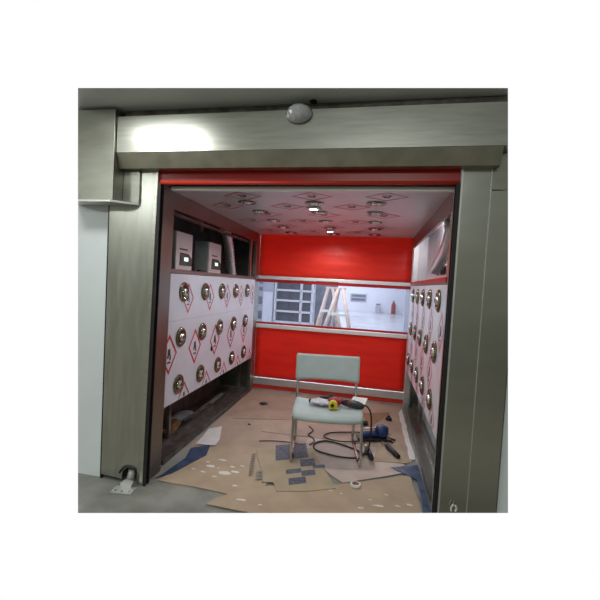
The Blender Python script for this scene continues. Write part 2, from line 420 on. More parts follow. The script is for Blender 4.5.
# left nozzle panel
t = thing('nozzle_panel', 'film covered left wall panel with three rows of round air nozzles and red diamonds', 'wall panel', (-1.55, 3.72, .46))
bm = bmesh.new(); box(bm, -1.57, -1.55, 2.705, 4.96, .46, 1.53, bev=.002)
to3 = lambda u, v: (-1.5485, u, v)
diamonds(bm, [(3.05+.455*k, 1.325) for k in range(5)], .10, .135, .017, to3, (2.71, 4.95, .47, 1.52), 1, 3)
diamonds(bm, [(2.76+.455*k, .88) for k in range(5)], .125, .165, .022, to3, (2.71, 4.95, .47, 1.52), 1, 3)
diamonds(bm, [(3.04+.455*k, .47) for k in range(5)], .10, .13, .018, to3, (2.71, 4.95, .468, 1.52), 1, 3)
box(bm, -1.5495, -1.549, 2.71, 4.95, 1.145, 1.147, mi=2)
obj('film_sheet', loc(bm, t), ['film', 'print_red', 'box_g', 'print_blk'], t)
for r, (z, off) in enumerate(((1.38, 0), (1.0, -.025), (.60, -.035))):
    for k in range(5):
        place_noz(t, Vector((-1.549, 2.965+off+.417*k, z))-t.location, (PI/2*0, PI/2, 0))
bm = bmesh.new(); box(bm, 0, .012, -.012, .012, -.022, .022, bev=.003); obj('latch', bm, 'blackp', t, Vector((-1.549, 3.585, .80))-t.location)

# right nozzle panel
t = thing('nozzle_panel', 'film covered right wall panel seen edge on, with three rows of round nozzles', 'wall panel', (.49, 3.8, .5))
bm = bmesh.new(); box(bm, .49, .51, 2.665, 4.96, .50, 1.55, bev=.002)
to3 = lambda u, v: (.4885, u, v)
lim = (2.675, 4.95, .505, 1.545)
diamonds(bm, [(2.78+.455*k, 1.22) for k in range(5)], .12, .15, .03, to3, lim, 1, 3)
diamonds(bm, [(3.14+.455*k, .86) for k in range(5)], .13, .16, .03, to3, lim, 1, 3)
diamonds(bm, [(2.9+.455*k, .56) for k in range(5)], .12, .13, .03, to3, lim, 1, 3)
obj('film_sheet', loc(bm, t), ['film', 'print_pink', 'print_red', 'print_blk'], t)
for z, off in ((1.432, 0), (1.05, .02), (.68, .08)):
    for k in range(5):
        place_noz(t, Vector((.489, 2.93+off+.42*k, z))-t.location, (0, -PI/2, 0))

# ceiling panel
t = thing('ceiling_panel', 'glossy film covered booth ceiling panel with rows of round nozzles and red diamonds', 'ceiling panel', (-.53, 3.8, 2.165))
bm = bmesh.new(); box(bm, -1.60, .50, 2.60, 5.11, 2.165, 2.185, bev=.002)
to3 = lambda u, v: (u, v, 2.1635)
dc = [(-1.30+.55*k+(.0 if r % 2 else .27), 2.86+.37*r) for r in range(7) for k in range(4)]
diamonds(bm, [c for c in dc if c[0] < .3], .16, .14, .021, to3, (-1.5, .42, 2.66, 5.05), 1, 3)
obj('film_sheet', loc(bm, t), ['film_c', 'print_red', 'box_g', 'print_blk'], t)
for x in (-1.065, -.505, .0):
    for y in (3.08, 3.47, 3.95, 4.40, 4.86):
        if x == -.505 and y == 3.08: x_ = x+.01
        else: x_ = x
        place_noz(t, Vector((x_, y, 2.164))-t.location, (PI, 0, 0), 1)
bm = B((-1.60, .5, 2.60, 2.63, 2.150, 2.163)); obj('front_edging', loc(bm, t), 'alu', t)

# downlights
for i, (x, y, lb) in enumerate(((-.53, 3.285, 'lit round downlight in the booth ceiling, the one nearer the doorway'),
                                (-.53, 4.63, 'lit round downlight in the booth ceiling, the one nearer the rear door'))):
    t = thing('downlight', lb, 'downlight', (x, y, 2.163), 0, 'booth downlights')
    bm = bmesh.new(); lathe(bm, [(.050, 0), (.066, 0), (.064, -.010), (.052, -.013)], 24); obj('trim_ring', bm, 'alu', t)
    bm = bmesh.new(); lathe(bm, [(.052, -.002), (.050, -.010), (.03, -.014), (.004, -.015)], 24); obj('lens', bm, 'lens', t)

# left service compartment
t = thing('service_compartment', 'dark open service compartment above the left nozzle panel', 'compartment', (-1.55, 3.7, 1.535))
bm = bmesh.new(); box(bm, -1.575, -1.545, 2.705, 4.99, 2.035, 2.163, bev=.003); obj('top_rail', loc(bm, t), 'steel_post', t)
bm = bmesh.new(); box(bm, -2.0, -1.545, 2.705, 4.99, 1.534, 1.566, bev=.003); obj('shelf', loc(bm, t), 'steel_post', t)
bm = bmesh.new(); box(bm, -1.575, -1.547, 4.72, 4.77, 1.567, 2.034, bev=.003); obj('end_post', loc(bm, t), 'steel', t)
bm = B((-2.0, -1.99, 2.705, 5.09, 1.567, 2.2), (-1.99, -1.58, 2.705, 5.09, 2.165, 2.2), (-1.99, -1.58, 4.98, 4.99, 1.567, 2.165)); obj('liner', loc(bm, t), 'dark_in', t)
bm = bmesh.new(); box(bm, -1.62, -1.585, 2.72, 4.97, 2.00, 2.025); box(bm, -1.625, -1.60, 3.36, 3.39, 1.95, 2.15); obj('cable_tray', loc(bm, t), 'rail', t)
t = thing('corner_column', 'steel corner column between left nozzle panel and rear door', 'column', (-1.56, 5.0, 0))
bm = bmesh.new(); box(bm, -1.60, -1.552, 4.975, 5.022, 0, 2.162, bev=.004); obj('column', loc(bm, t), 'steel', t)

def control_box(x0, x1, y0, y1, z0, z1, label):
    t = thing('control_box', label, 'control box', ((x0+x1)/2, (y0+y1)/2, z0), 0, 'control boxes in the left compartment')
    a, b = (x1-x0)/2, (y1-y0)/2; h = z1-z0
    bm = bmesh.new(); box(bm, -a, a-.012, -b, b, 0, h, bev=.004); obj('housing', bm, 'box_g', t)
    bm = bmesh.new(); box(bm, a-.012, a, -b+.003, b-.003, .003, h-.003, bev=.003); obj('front_cover', bm, 'box_w', t)
    bm = bmesh.new(); prism(bm, [(-b*.55, .04), (b*.9, .04), (b*.95, .10), (b*.5, .145), (-b*.5, .15)], 'x', a, a+.006); d = obj('display_panel', bm, 'screen', t)
    bm = bmesh.new(); box(bm, a+.006, a+.009, -.01, .06, .08, .112, bev=.002); obj('lit_digits', bm, 'led', d)
    bm = bmesh.new()
    for k in range(3): box(bm, a, a+.004, -b*.55+k*.05, -b*.55+.035+k*.05, .175, .187)
    obj('marking', bm, 'blackp', t)
    return t
control_box(-1.80, -1.625, 2.94, 3.24, 1.567, 1.895, 'pale control box with lit display, nearer the doorway in left compartment')
control_box(-1.81, -1.65, 3.66, 3.98, 1.567, 1.885, 'pale control box with lit display beside the foil duct in left compartment')
bm = bmesh.new(); box(bm, 0, .04, 0, .10, 0, .018, bev=.004)
tag(obj('dark_plug', bm, 'blackp', loc=(-1.66, 3.42, 1.567)), 'small black plug on the shelf between the two control boxes', 'plug')
def duct(pts, r, name, label):
    P = smooth_path(pts, 9); bm = bmesh.new()
    rad = [r*(1+.07*(1 if i % 2 else -1)) for i in range(len(P))]
    tube(bm, P, r, 14, radii=rad)
    return tag(obj(name, bm, 'duct'), label, 'duct')
duct([(-1.72, 4.15, 2.155), (-1.72, 4.25, 2.09), (-1.74, 4.42, 1.93), (-1.76, 4.54, 1.75), (-1.76, 4.62, 1.57)], .058, 'flexible_duct', 'whitish foil duct hanging behind the control boxes on the left')

# right service compartment
t = thing('service_compartment', 'bright open service compartment with red edged frame above right nozzle panel', 'compartment', (.5, 3.7, 1.55))
bm = bmesh.new(); box(bm, .485, .51, 2.665, 4.99, 2.03, 2.163, bev=.003); obj('top_rail', loc(bm, t), 'steel_post', t)
bm = bmesh.new(); box(bm, .485, .67, 2.665, 4.99, 1.555, 1.60, bev=.003); obj('shelf', loc(bm, t), 'steel_post', t)
bm = B((.478, .484, 2.665, 4.97, 1.565, 1.598)); obj('red_edging', loc(bm, t), 'red_d', t)
bm = bmesh.new(); box(bm, .485, .51, 2.665, 2.70, 1.601, 2.029, bev=.003); obj('end_post', loc(bm, t), 'steel', t)
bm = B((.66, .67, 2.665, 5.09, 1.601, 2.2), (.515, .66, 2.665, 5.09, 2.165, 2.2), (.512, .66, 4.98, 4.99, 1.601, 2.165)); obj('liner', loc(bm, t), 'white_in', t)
for k in range(4):
    bm = B((.652, .66, 3.55+.16*k, 3.64+.16*k, 1.66, 1.74)); obj('vent_slot', loc(bm, t), 'blackp', t)
duct([(.585, 3.35, 2.155), (.585, 3.22, 2.08), (.585, 3.16, 1.98), (.59, 3.26, 1.88), (.59, 3.6, 1.78), (.60, 3.9, 1.72)], .055, 'flexible_duct', 'bright silver bent duct in the compartment on the right')
t = thing('corner_column', 'pale steel corner column between right nozzle panel and rear door', 'column', (.52, 5.0, 0))
bm = bmesh.new(); box(bm, .494, .56, 4.975, 5.022, 0, 2.162, bev=.004); obj('column', loc(bm, t), 'alu', t)

# base frames on the floor along both sides
t = thing('floor_rail', 'dirty steel base rail along the floor under left nozzle panel', 'rail', (-1.65, 3.8, 0))
bm = bmesh.new(); prism(bm, [(-1.72, 0), (-1.535, 0), (-1.535, .045), (-1.57, .047), (-1.575, .02), (-1.68, .02), (-1.68, .06), (-1.72, .06)], 'y', 2.71, 4.96); obj('channel', loc(bm, t), 'rail', t)
bm = B((-2.0, -1.73, 2.71, 4.96, 0, .01), (-2.0, -1.98, 2.71, 4.96, .01, 1.5)); obj('recess_liner', loc(bm, t), 'rail', t)
for y in (3.05, 4.90):
    bm = B((-1.72, -1.685, y, y+.035, .062, .458)); obj('support_stud', loc(bm, t), 'rail', t)
t = thing('floor_rail', 'steel base rail along the floor under right nozzle panel', 'rail', (.56, 3.8, 0))
bm = bmesh.new(); prism(bm, [(.50, 0), (.64, 0), (.64, .07), (.60, .07), (.60, .02), (.53, .02), (.53, .06), (.50, .06)], 'y', 2.80, 4.96); obj('channel', loc(bm, t), 'steel_dark', t)
bm = B((.66, .68, 2.86, 4.96, 0, .50)); obj('recess_liner', loc(bm, t), 'box_g', t)
for y in (4.3,):
    bm = B((.60, .63, y, y+.03, .072, .499)); obj('support_stud', loc(bm, t), 'rail', t)

# rubble in the recess on the left
def chunk(name, c, s, m, label, cat, seed, group=None, sub=1):
    bm = bmesh.new(); bmesh.ops.create_icosphere(bm, subdivisions=sub+1, radius=1)
    rr = random.Random(seed)
    for v in bm.verts:
        k = 1+rr.uniform(-.22, .22); v.co = Vector((v.co.x*s[0]*k, v.co.y*s[1]*k, v.co.z*s[2]*k))
    mz = min(v.co.z for v in bm.verts)
    for v in bm.verts: v.co.z -= mz
    return tag(obj(name, bm, m, loc=c, rot=(0, 0, rr.uniform(-.6, .6))), label, cat, group)
chunk('packaging_scrap', (-1.80, 3.30, .011), (.07, .17, .05), 'rubble', 'crumpled brown packaging lump in the recess beside left floor rail', 'scrap', 3)
chunk('plastic_scrap', (-1.86, 3.62, .011), (.06, .16, .04), 'greyp', 'crumpled grey plastic in the recess behind the brown lump', 'scrap', 5)
chunk('plastic_scrap', (-1.85, 3.02, .011), (.07, .10, .05), 'rail', 'dark crumpled plastic in the recess nearest the doorway', 'scrap', 9)
bm = bmesh.new(); box(bm, -.02, .02, -.45, .45, 0, .03, bev=.003)
tag(obj('steel_offcut', bm, 'alu', loc=(-1.80, 4.15, .012), rot=(0, 0, .03)), 'long steel offcut lying in the recess towards the rear door', 'steel strip')
bm = bmesh.new(); box(bm, -.012, .012, -.3, .3, 0, .02, bev=.003)
tag(obj('steel_offcut', bm, 'rail', loc=(-1.74+.0, 3.75, .065), rot=(0, 0, -.04)), 'short dark steel strip resting across left floor rail', 'steel strip')

# ------------------------------------------------------------------ floor coverings
def sheet(name, pts, z, m, label, cat, th=.003, extra=None, mats=None, curl=0., seed=1, group=None):
    cx = sum(p[0] for p in pts)/len(pts); cy = sum(p[1] for p in pts)/len(pts)
    rr = random.Random(seed)
    bm = bmesh.new()
    # slightly wavy outline
    out = []
    n = len(pts)
    for i in range(n):
        a = pts[i]; b = pts[(i+1) % n]; d = math.hypot(b[0]-a[0], b[1]-a[1]); k = max(1, int(d/.12))
        for j in range(k):
            t_ = j/k; w = 0 if j == 0 else rr.uniform(-.006, .006)
            out.append((a[0]+(b[0]-a[0])*t_-cx+w, a[1]+(b[1]-a[1])*t_-cy+w))
    prism(bm, out, 'z', 0, th)
    if extra: extra(bm, cx, cy, th)
    bmesh.ops.translate(bm, verts=bm.verts, vec=(cx, cy, z)); trim(bm); bmesh.ops.translate(bm, verts=bm.verts, vec=(-cx, -cy, -z))
    o = obj(name, bm, mats or m, loc=(cx, cy, z))
    return tag(o, label, cat, group)

sheet('cardboard_sheet', [(-1.50, 3.02), (-1.50, 3.55), (-1.525, 4.1), (-1.53, 5.0), (.455, 5.0), (.44, 3.40), (-.10, 3.30), (-1.15, 3.05)], .001, 'card_p',
      'large pinkish cardboard sheet covering the back half of the booth floor', 'cardboard')
sheet('cardboard_sheet', [(-1.45, 2.49), (-.965, 2.475), (-.70, 2.44), (-.60, 3.22), (-1.10, 3.26), (-1.35, 3.10), (-1.33, 2.90)], .0045, 'card',
      'tan cardboard sheet at front left with white dust spots', 'cardboard')
sheet('cardboard_sheet', [(-.985, 2.31), (-.95, 2.40), (-.72, 2.62), (-.2, 2.80), (.40, 3.14), (.43, 2.62), (.40, 2.0), (-.60, 2.0), (-.66, 2.30)], .008, 'card',
      'tan cardboard sheet at front centre nearest the camera', 'cardboard')
sheet('cardboard_sheet', [(-.12, 2.86), (-.55, 3.30), (-.50, 3.62), (.30, 3.62), (.40, 3.20)], .0055, 'card_l',
      'pale cardboard sheet below the chair reaching to the right rail', 'cardboard')
sheet('cardboard_sheet', [(-.99, 3.62), (-1.02, 3.96), (-.42, 3.98), (.02, 3.95), (.0, 3.66)], .0055, 'card_p',
      'pinkish cardboard sheet behind the chair', 'cardboard')
sheet('cardboard_sheet', [(-1.38, 3.86), (-1.40, 4.62), (-.80, 4.62), (-.75, 4.05)], .0055, 'card_p',
      'pinkish cardboard flap towards the rear left corner', 'cardboard')
sheet('cardboard_sheet', [(.10, 3.95), (-.02, 4.55), (.32, 4.70), (.12, 4.20), (.30, 3.98)], .0055, 'card_b',
      'dark brown torn cardboard piece behind the right chair leg', 'cardboard')
sheet('cardboard_sheet', [(.12, 3.30), (.16, 3.88), (.33, 3.92), (.40, 3.35)], .010, 'card',
      'tan cardboard offcut beside the right floor rail', 'cardboard')
def printed(bm, cx, cy, th):
    ax, ay = Vector((.30, .17)), Vector((-.13, .52))       # row and column directions of the print
    o = Vector((-.60, 2.66))
    def patch(u0, u1, v0, v1, mi=1):
        q = []
        for u, v in ((u0, v0), (u1, v0), (u1, v1), (u0, v1)):
            p = o+ax*u+ay*v; q.append(bm.verts.new((p.x-cx, p.y-cy, th+.0006)))
        f = bm.faces.new(q); f.material_index = mi
    patch(.0, .85, .72, 1.28)
    for u0, v0, u1, v1 in ((.62, .44, 1.0, .68), (.25, .27, .62, .40), (.92, .34, 1.22, .44), (.62, .16, .95, .32), (.30, -.04, .70, .14)):
        patch(u0, u1, v0, v1)
    for k in range(9): patch(-.62, -.52, .35+.08*k, .40+.08*k, 2)
    for k in range(3): patch(-.45, -.28, .22+.09*k, .28+.09*k, 2)
sheet('printed_carton', [(-.905, 3.20), (-.80, 2.93), (-.705, 2.68), (-.625, 2.70), (-.575, 2.59), (-.36, 2.655), (-.165, 2.755), (-.30, 3.05), (-.43, 3.385), (-.66, 3.29)], .0115, 'card',
      'flattened carton with blue grey printed blocks under left chair leg', 'carton', th=.005, extra=printed, mats=['card_y', 'ink', 'ink_l'])
sheet('plastic_film', [(-1.485, 2.50), (-1.46, 2.56), (-1.42, 2.86), (-1.47, 3.05), (-1.33, 3.16), (-1.28, 2.96), (-1.40, 2.60)], .009, 'bluefilm',
      'dark blue plastic film strip between left rail and the cardboard', 'plastic film', th=.002, seed=4)
sheet('plastic_film', [(.25, 3.22), (.48, 3.34), (.485, 2.85), (.47, 2.40), (.43, 2.40), (.445, 3.07)], .0145, 'bluefilm',
      'blue plastic film strip along the right edge of the floor', 'plastic film', th=.002, seed=5)
sheet('plastic_film', [(-1.46, 3.13), (-1.50, 3.50), (-1.40, 3.60), (-1.30, 3.30), (-1.28, 3.16)], .0125, 'whitep',
      'pale crumpled film piece beside the left rail', 'plastic film', th=.002, seed=6)
sheet('edge_strip', [(.425, 3.45), (.415, 4.7), (.465, 4.9), (.475, 3.45)], .0055, 'whitep',
      'long white plastic strip along the right floor rail', 'strip', th=.004, seed=8)

bm = bmesh.new(); rr = random.Random(11)
sp = [(-1.17, 2.80, .035), (-1.12, 2.93, .03), (-1.22, 2.86, .018), (-1.02, 2.73, .05), (-.96, 2.77, .03), (-1.0, 2.84, .02), (-1.19, 2.70, .018),
      (-1.08, 2.66, .02), (-1.28, 2.72, .014), (-.93, 2.88, .014), (-1.10, 2.79, .012), (-.88, 2.58, .02)]
for x, y, r in sp:
    n = 9; q = []
    for k in range(n):
        a = 2*PI*k/n; f_ = r*rr.uniform(.55, 1.15); q.append((x+1.25*f_*math.cos(a), y+.6*f_*math.sin(a)))
    prism(bm, q, 'z', .0077, .0095)
tag(obj('plaster_dust', bm, 'whitep'), 'white dust flakes scattered over the tan cardboard at front left', 'dust', kind='stuff')
bm = bmesh.new()
for x, y, r in [(-.78, 2.42, .025), (-.64, 2.40, .014), (.02, 2.56, .022), (.14, 2.62, .03), (.27, 2.66, .018), (.08, 2.68, .012), (-.2, 2.72, .012), (.2, 2.78, .014), (-.12, 2.70, .01), (.35, 2.70, .02)]:
    n = 8; q = []
    for k in range(n):
        a = 2*PI*k/n; f_ = r*rr.uniform(.5, 1.2); q.append((x+1.3*f_*math.cos(a), y+.55*f_*math.sin(a)))
    prism(bm, q, 'z', .0112, .0130)
tag(obj('plaster_dust', bm, 'whitep'), 'white dust flakes scattered over the front centre cardboard', 'dust', kind='stuff')

t = thing('tape_roll', 'small roll of clear tape lying on the front cardboard', 'tape roll', (-.025, 2.835, .0112))
bm = bmesh.new(); lathe(bm, [(.026, 0), (.040, 0), (.040, .022), (.026, .022), (.026, 0)], 20); obj('tape', bm, 'whitep', t)
bm = bmesh.new(); lathe(bm, [(.022, 0), (.0255, 0), (.0255, .022), (.022, .022), (.022, 0)], 20); obj('core', bm, 'card_b', t)
for x, y, s, lb in ((-1.20, 4.43, .05, 'small black rag piece on the cardboard at rear left'), (-1.16, 3.75, .018, 'tiny black fitting on the cardboard at left')):
    chunk('black_scrap', (x, y, .009), (s, s*.7, s*.25), 'black', lb, 'scrap', int(s*1000))

# ------------------------------------------------------------------ chair
t = thing('stacking_chair', 'grey green plastic chair with chrome tube frame, tools lying on its seat', 'chair', (-.29, 3.14, .0105), .15)
# local: x across, y backwards from front edge
W = .285
def side_pts(s):
    return [(s*W, .0, .385), (s*W, -.006, .36), (s*(W+.004), -.040, .06), (s*(W+.002), -.034, .026), (s*W, .0, .0145),
            (s*(W-.006), .42, .0145), (s*(W-.008), .455, .03), (s*(W-.012), .445, .07), (s*(W-.012), .40, .40), (s*(W-.010), .425, .55), (s*(W-.012), .472, .81)]
for s in (-1, 1):
    bm = bmesh.new(); tube(bm, smooth_path(side_pts(s), 6), .0125, 10)
    obj('side_frame', bm, 'chrome', t)
bm = bmesh.new(); tube(bm, [(-W, .03, .372), (W, .03, .372)], .010, 8); tube(bm, [(-W+.01, .385, .38), (W-.01, .385, .38)], .010, 8)
obj('seat_rail', bm, 'chrome', t)
def shell(nx, ny, fn, th):
    bm = bmesh.new(); g = [[bm.verts.new(fn(i/nx, j/ny)) for i in range(nx+1)] for j in range(ny+1)]
    for j in range(ny):
        for i in range(nx):
            f = bm.faces.new([g[j][i], g[j][i+1], g[j+1][i+1], g[j+1][i]]); f.smooth = True
    bmesh.ops.recalc_face_normals(bm, faces=bm.faces)
    bmesh.ops.solidify(bm, geom=bm.faces[:], thickness=th)
    bmesh.ops.recalc_face_normals(bm, faces=bm.faces)
    for f in bm.faces: f.smooth = True
    return bm
def seatf(u, v):
    x = (u-.5)*2; ww = .300
    # rounded front, rolled down edge
    y = -.045+v*.425
    if v < .22:
        k = 1-v/.22; z = .416-.055*k*k; y += .016*k
    else: z = .416+.010*max(0, (v-.8)/.2)
    z += .010*abs(x)**4-.008*(1-x*x)*min(1, v*2.5)
    ww *= 1-.05*v
    c = 1-.05*(abs(2*v-1)**8)
    return (x*ww*c, y-.02*(1-x*x)*(1 if v < .5 else 0)*(1-2*v), z)
bm = shell(20, 18, seatf, .016)
obj('seat', bm, 'seat', t)
def backf(u, v):
    x = (u-.5)*2; z = .592+v*.230
    y = .437+v*.055+.035*(1-x*x)
    c = 1-.025*(abs(2*v-1)**10)
    return (x*.302*c, y-.02, z+.008*abs(x)**3*(1 if v > .5 else -1)*abs(2*v-1))
obj('backrest', shell(20, 10, backf, .014), 'seat', t)
for s in (-1, 1):
    for y in (.05, .40):
        bm = bmesh.new(); lathe(bm, [(.0155, y-.018), (.0155, y+.018)], 8, center=(s*(W-.002), 0, .0155), axis='y'); obj('foot_glide', bm, 'blackp', t)
ST = .434   # seat top

# tools on the seat
t = thing('tape_measure', 'yellow tape measure lying on the chair seat', 'tape measure', (-.262, 3.285, ST-.004), .25)
t.scale = (.92, .92, .92)
bm = bmesh.new(); lathe(bm, [(.034, -.024), (.040, -.018), (.040, .018), (.034, .024)], 18, center=(0, 0, .040), axis='y'); box(bm, -.04, .04, -.024, .024, 0, .03, bev=.006); obj('case', bm, 'yellow', t)
bm = bmesh.new(); lathe(bm, [(.018, -.027), (.016, -.029)], 16, center=(-.012, 0, .038), axis='y'); obj('hub_badge', bm, 'blackp', t)
bm = bmesh.new(); box(bm, .035, .062, -.010, .010, .004, .014, bev=.002); obj('tape_hook', bm, 'alu', t)
t = thing('red_pouch', 'dark red tool body lying behind the yellow tape measure', 'tool', (-.255, 3.39, ST-.004), .3)
bm = bmesh.new(); bmesh.ops.create_uvsphere(bm, u_segments=16, v_segments=10, radius=1)
for v in bm.verts: v.co = Vector((v.co.x*.075, v.co.y*.05, (v.co.z*.036+.036)))
obj('tool_body', bm, 'redp', t)
bm = bmesh.new(); tube(bm, smooth_path([(.04, -.0, .045), (.09, -.01, .035), (.12, -.012, .028)]), .02, 10, radii=None); obj('tool_neck', bm, 'blackp', t)
t = thing('power_tool', 'black corded power tool lying at the right of the chair seat', 'power tool', (-.10, 3.37, ST-.004), -.28)
bm = bmesh.new()
P = [(-.10, 0, .03), (-.06, 0, .036), (0, 0, .037), (.05, 0, .034), (.09, 0, .030), (.105, 0, .030)]
tube(bm, P, .03, 14, radii=[.020, .032, .036, .034, .028, .012]); obj('motor_body', bm, 'blackp', t)
bm = bmesh.new(); tube(bm, [(-.15, 0, .028), (-.10, 0, .03)], .012, 10); obj('chuck', bm, 'chrome', t)
bm = bmesh.new(); tube(bm, [(-.03, 0, .036), (-.02, 0, .036)], .038, 14); obj('vent_band', bm, 'redp', t)
t = thing('screwdriver', 'dark tool bundle lying across the back of the chair seat', 'tool', (-.31, 3.475, ST+.002), .15)
bm = bmesh.new(); tube(bm, smooth_path([(-.09, 0, .018), (-.04, .01, .03), (.03, -.005, .032), (.09, .0, .02)], 5), .02, 10); obj('grip', bm, 'black', t)
bm = bmesh.new(); tube(bm, smooth_path([(-.02, 0, .03), (.0, .01, .055), (.03, .0, .05)], 5), .014, 8); obj('clip', bm, 'black', t)
t = thing('black_fitting', 'small black and brass fitting at the left of the chair seat', 'fitting', (-.465, 3.39, ST-.004), .2)
bm = bmesh.new(); tube(bm, [(-.028, 0, .016), (.01, 0, .018), (.03, .01, .014)], .015, 10); obj('body', bm, 'black', t)
bm = bmesh.new(); lathe(bm, [(.010, .0), (.010, .012), (.004, .014)], 10, center=(0, -.012, .024)); obj('brass_cap', bm, 'yellow', t)
bm = bmesh.new(); rr = random.Random(2)
bmesh.ops.create_icosphere(bm, subdivisions=3, radius=1)
for v in bm.verts:
    k = 1+rr.uniform(-.16, .16); v.co = Vector((v.co.x*.095*k, v.co.y*.065*k, .024+v.co.z*.024*k))
tag(obj('plastic_bag', bm, 'bag', loc=(-.375, 3.37, ST-.004)), 'crumpled clear plastic bag of small parts on the chair seat', 'bag')
bm = bmesh.new(); prism(bm, [(-.075, -.05), (.06, -.055), (.085, .05), (-.045, .055)], 'z', 0, .004)
for v in bm.verts: v.co.z += .35*(v.co.y+.055)+.004
tag(obj('instruction_card', bm, 'paper', loc=(-.055, 3.50, ST)), 'white paper card propped at the back right of the seat', 'card')

# cables
def cable(pts, r, label, name='power_cable', m='black'):
    bm = bmesh.new(); tube(bm, smooth_path(pts, 7), r, 7)
    return tag(obj(name, bm, m), label, 'cable')
cable([(.0, 3.36, ST+.035), (.035, 3.33, ST+.03), (.065, 3.32, ST-.03), (.075, 3.33, .25), (.06, 3.36, .06), (.03, 3.40, .022), (-.10, 3.50, .018), (-.30, 3.58, .018), (-.42, 3.50, .018), (-.40, 3.35, .018), (-.20, 3.28, .018), (-.02, 3.30, .022), (.03, 3.42, .022), (.06, 3.56, .03)],
      .0075, 'black power cable looping down from the chair seat to the floor')
cable([(.10, 3.80, .02), (.02, 3.90, .02), (-.15, 3.86, .02), (-.32, 3.78, .02), (-.36, 3.66, .02), (-.20, 3.60, .022), (.0, 3.68, .02)],
      .0065, 'thin black cable coiled under the back of the chair')
cable([(.10, 3.86, .018), (.2, 3.83, .018), (.30, 3.74, .018)], .006, 'short black cable lying behind the blue tool')
cable([(-.55, 3.90, .014), (-.49, 3.80, .014), (-.52, 3.68, .016), (-.46, 3.60, .017), (-.44, 3.52, .018), (-.47, 3.44, .018)], .006, 'black cable wriggling below the left side of the seat')
cable([(-.94, 3.38, .012), (-.8, 3.43, .012), (-.62, 3.44, .014), (-.52, 3.40, .016)], .004, 'thin dark wire lying left of the chair')

# blue tool and hand tools on the floor
t = thing('blue_power_tool', 'blue and black power tool lying on the floor right of the chair', 'power tool', (.115, 3.80, .0145), .2)
bm = bmesh.new()
tube(bm, [(.02, .0, .062), (.04, 0, .070), (.085, 0, .072), (.12, 0, .066), (.135, 0, .06)], .07, 18, radii=[.045, .066, .070, .058, .02]); obj('motor_housing', bm, 'bluep', t)
bm = bmesh.new(); tube(bm, smooth_path([(.03, -.01, .05), (-.05, -.02, .045), (-.13, -.035, .040)], 5), .034, 14); obj('handle', bm, 'bluep', t)
bm = bmesh.new(); box(bm, -.17, .16, -.075, .03, .0, .024, bev=.008); obj('base_shoe', bm, 'blackp', t)
bm = bmesh.new(); tube(bm, [(.15, -.03, .02), (.20, -.06, .015)], .012, 8); obj('side_knob', bm, 'blackp', t)
bm = bmesh.new(); tube(bm, smooth_path([(-.10, -.0, .085), (-.04, .0, .10), (.03, .0, .11)], 5), .010, 8); obj('trigger_guard', bm, 'alu', t)
def hand_tool(a, b, label):
    a = Vector(a); b = Vector(b); d = b-a; L = d.length; ang = math.atan2(d.y, d.x)
    t = thing('chisel', label, 'hand tool', a, ang, 'black handled hand tools beside the chair')
    bm = bmesh.new(); tube(bm, [(0, 0, .016), (L*.48, 0, .018)], .007, 8); obj('shaft', bm, 'chrome', t)
    bm = bmesh.new(); tube(bm, [(L*.46, 0, .024), (L*.5, 0, .024), (L*.8, 0, .024), (L, 0, .024)], .018, 12, radii=[.015, .023, .024, .019]); obj('handle', bm, 'black', t)
hand_tool((.15, 3.80, .0145), (.325, 3.40, .0145), 'long black handled hand tool pointing away from the blue tool')
hand_tool((.015, 3.67, .0145), (.095, 3.285, .0145), 'shorter black handled hand tool beside the right chair leg')
t = thing('door_stopper', 'small black round fitting on brown cardboard near the rear door', 'fitting', (.285, 4.42, .010))
bm = bmesh.new(); lathe(bm, [(.035, 0), (.035, .02), (.02, .03)], 14); obj('base', bm, 'black', t)
bm = bmesh.new(); lathe(bm, [(.012, .03), (.018, .045), (.008, .055)], 12); obj('knob', bm, 'black', t)
chunk('black_fitting', (.02, 4.15, .010), (.045, .035, .025), 'black', 'small black lump on the floor behind the right back chair leg', 'fitting', 21)

# ------------------------------------------------------------------ hall behind the rear door
HX0, HX1, HY0, HY1, HZ = -4.2, 1.36, 5.30, 24., 3.2
HX1b = 4.3
bm = bmesh.new(); prism(bm, [(HX0, HY0), (HX1, HY0), (HX1b, 16.), (HX1b, HY1), (-9, HY1), (-9, 11)], 'z', -.1, 0); struct('floor_hall', bm, 'hallfloor')
bm = bmesh.new(); prism(bm, [(HX0, HY0), (HX1, HY0), (HX1b, 16.), (HX1b, HY1), (-9, HY1), (-9, 11)], 'z', HZ, HZ+.1); struct('ceiling_hall', bm, 'hallwall')
struct('wall_hall_back', B((-9, HX1b, HY1, HY1+.1, 0, HZ)), 'hallwall')
bm = bmesh.new(); prism(bm, [(HX1, HY0), (HX1+.1, HY0), (HX1b+.1, 16.), (HX1b+.1, HY1), (HX1b, HY1), (HX1b, 16.)], 'z', 0, HZ); struct('wall_hall_right', bm, 'hallwall')
bm = bmesh.new(); prism(bm, [(HX0, HY0), (-9, 11.), (-9, HY1), (-9.1, HY1), (-9.1, 11.), (HX0-.1, HY0)], 'z', 0, HZ); struct('wall_hall_left', bm, 'hallwall')
struct('wall_hall_front', B((HX0, -2.06, 5.20, 5.29, 0, HZ), (.81, HX1, 5.20, 5.29, 0, HZ), (-2.06, .81, 5.20, 5.29, 2.25, HZ)), 'hallwall')
struct('floor_threshold', B((-2.05, .80, 5.251, 5.299, -.08, -.001)), 'concrete')

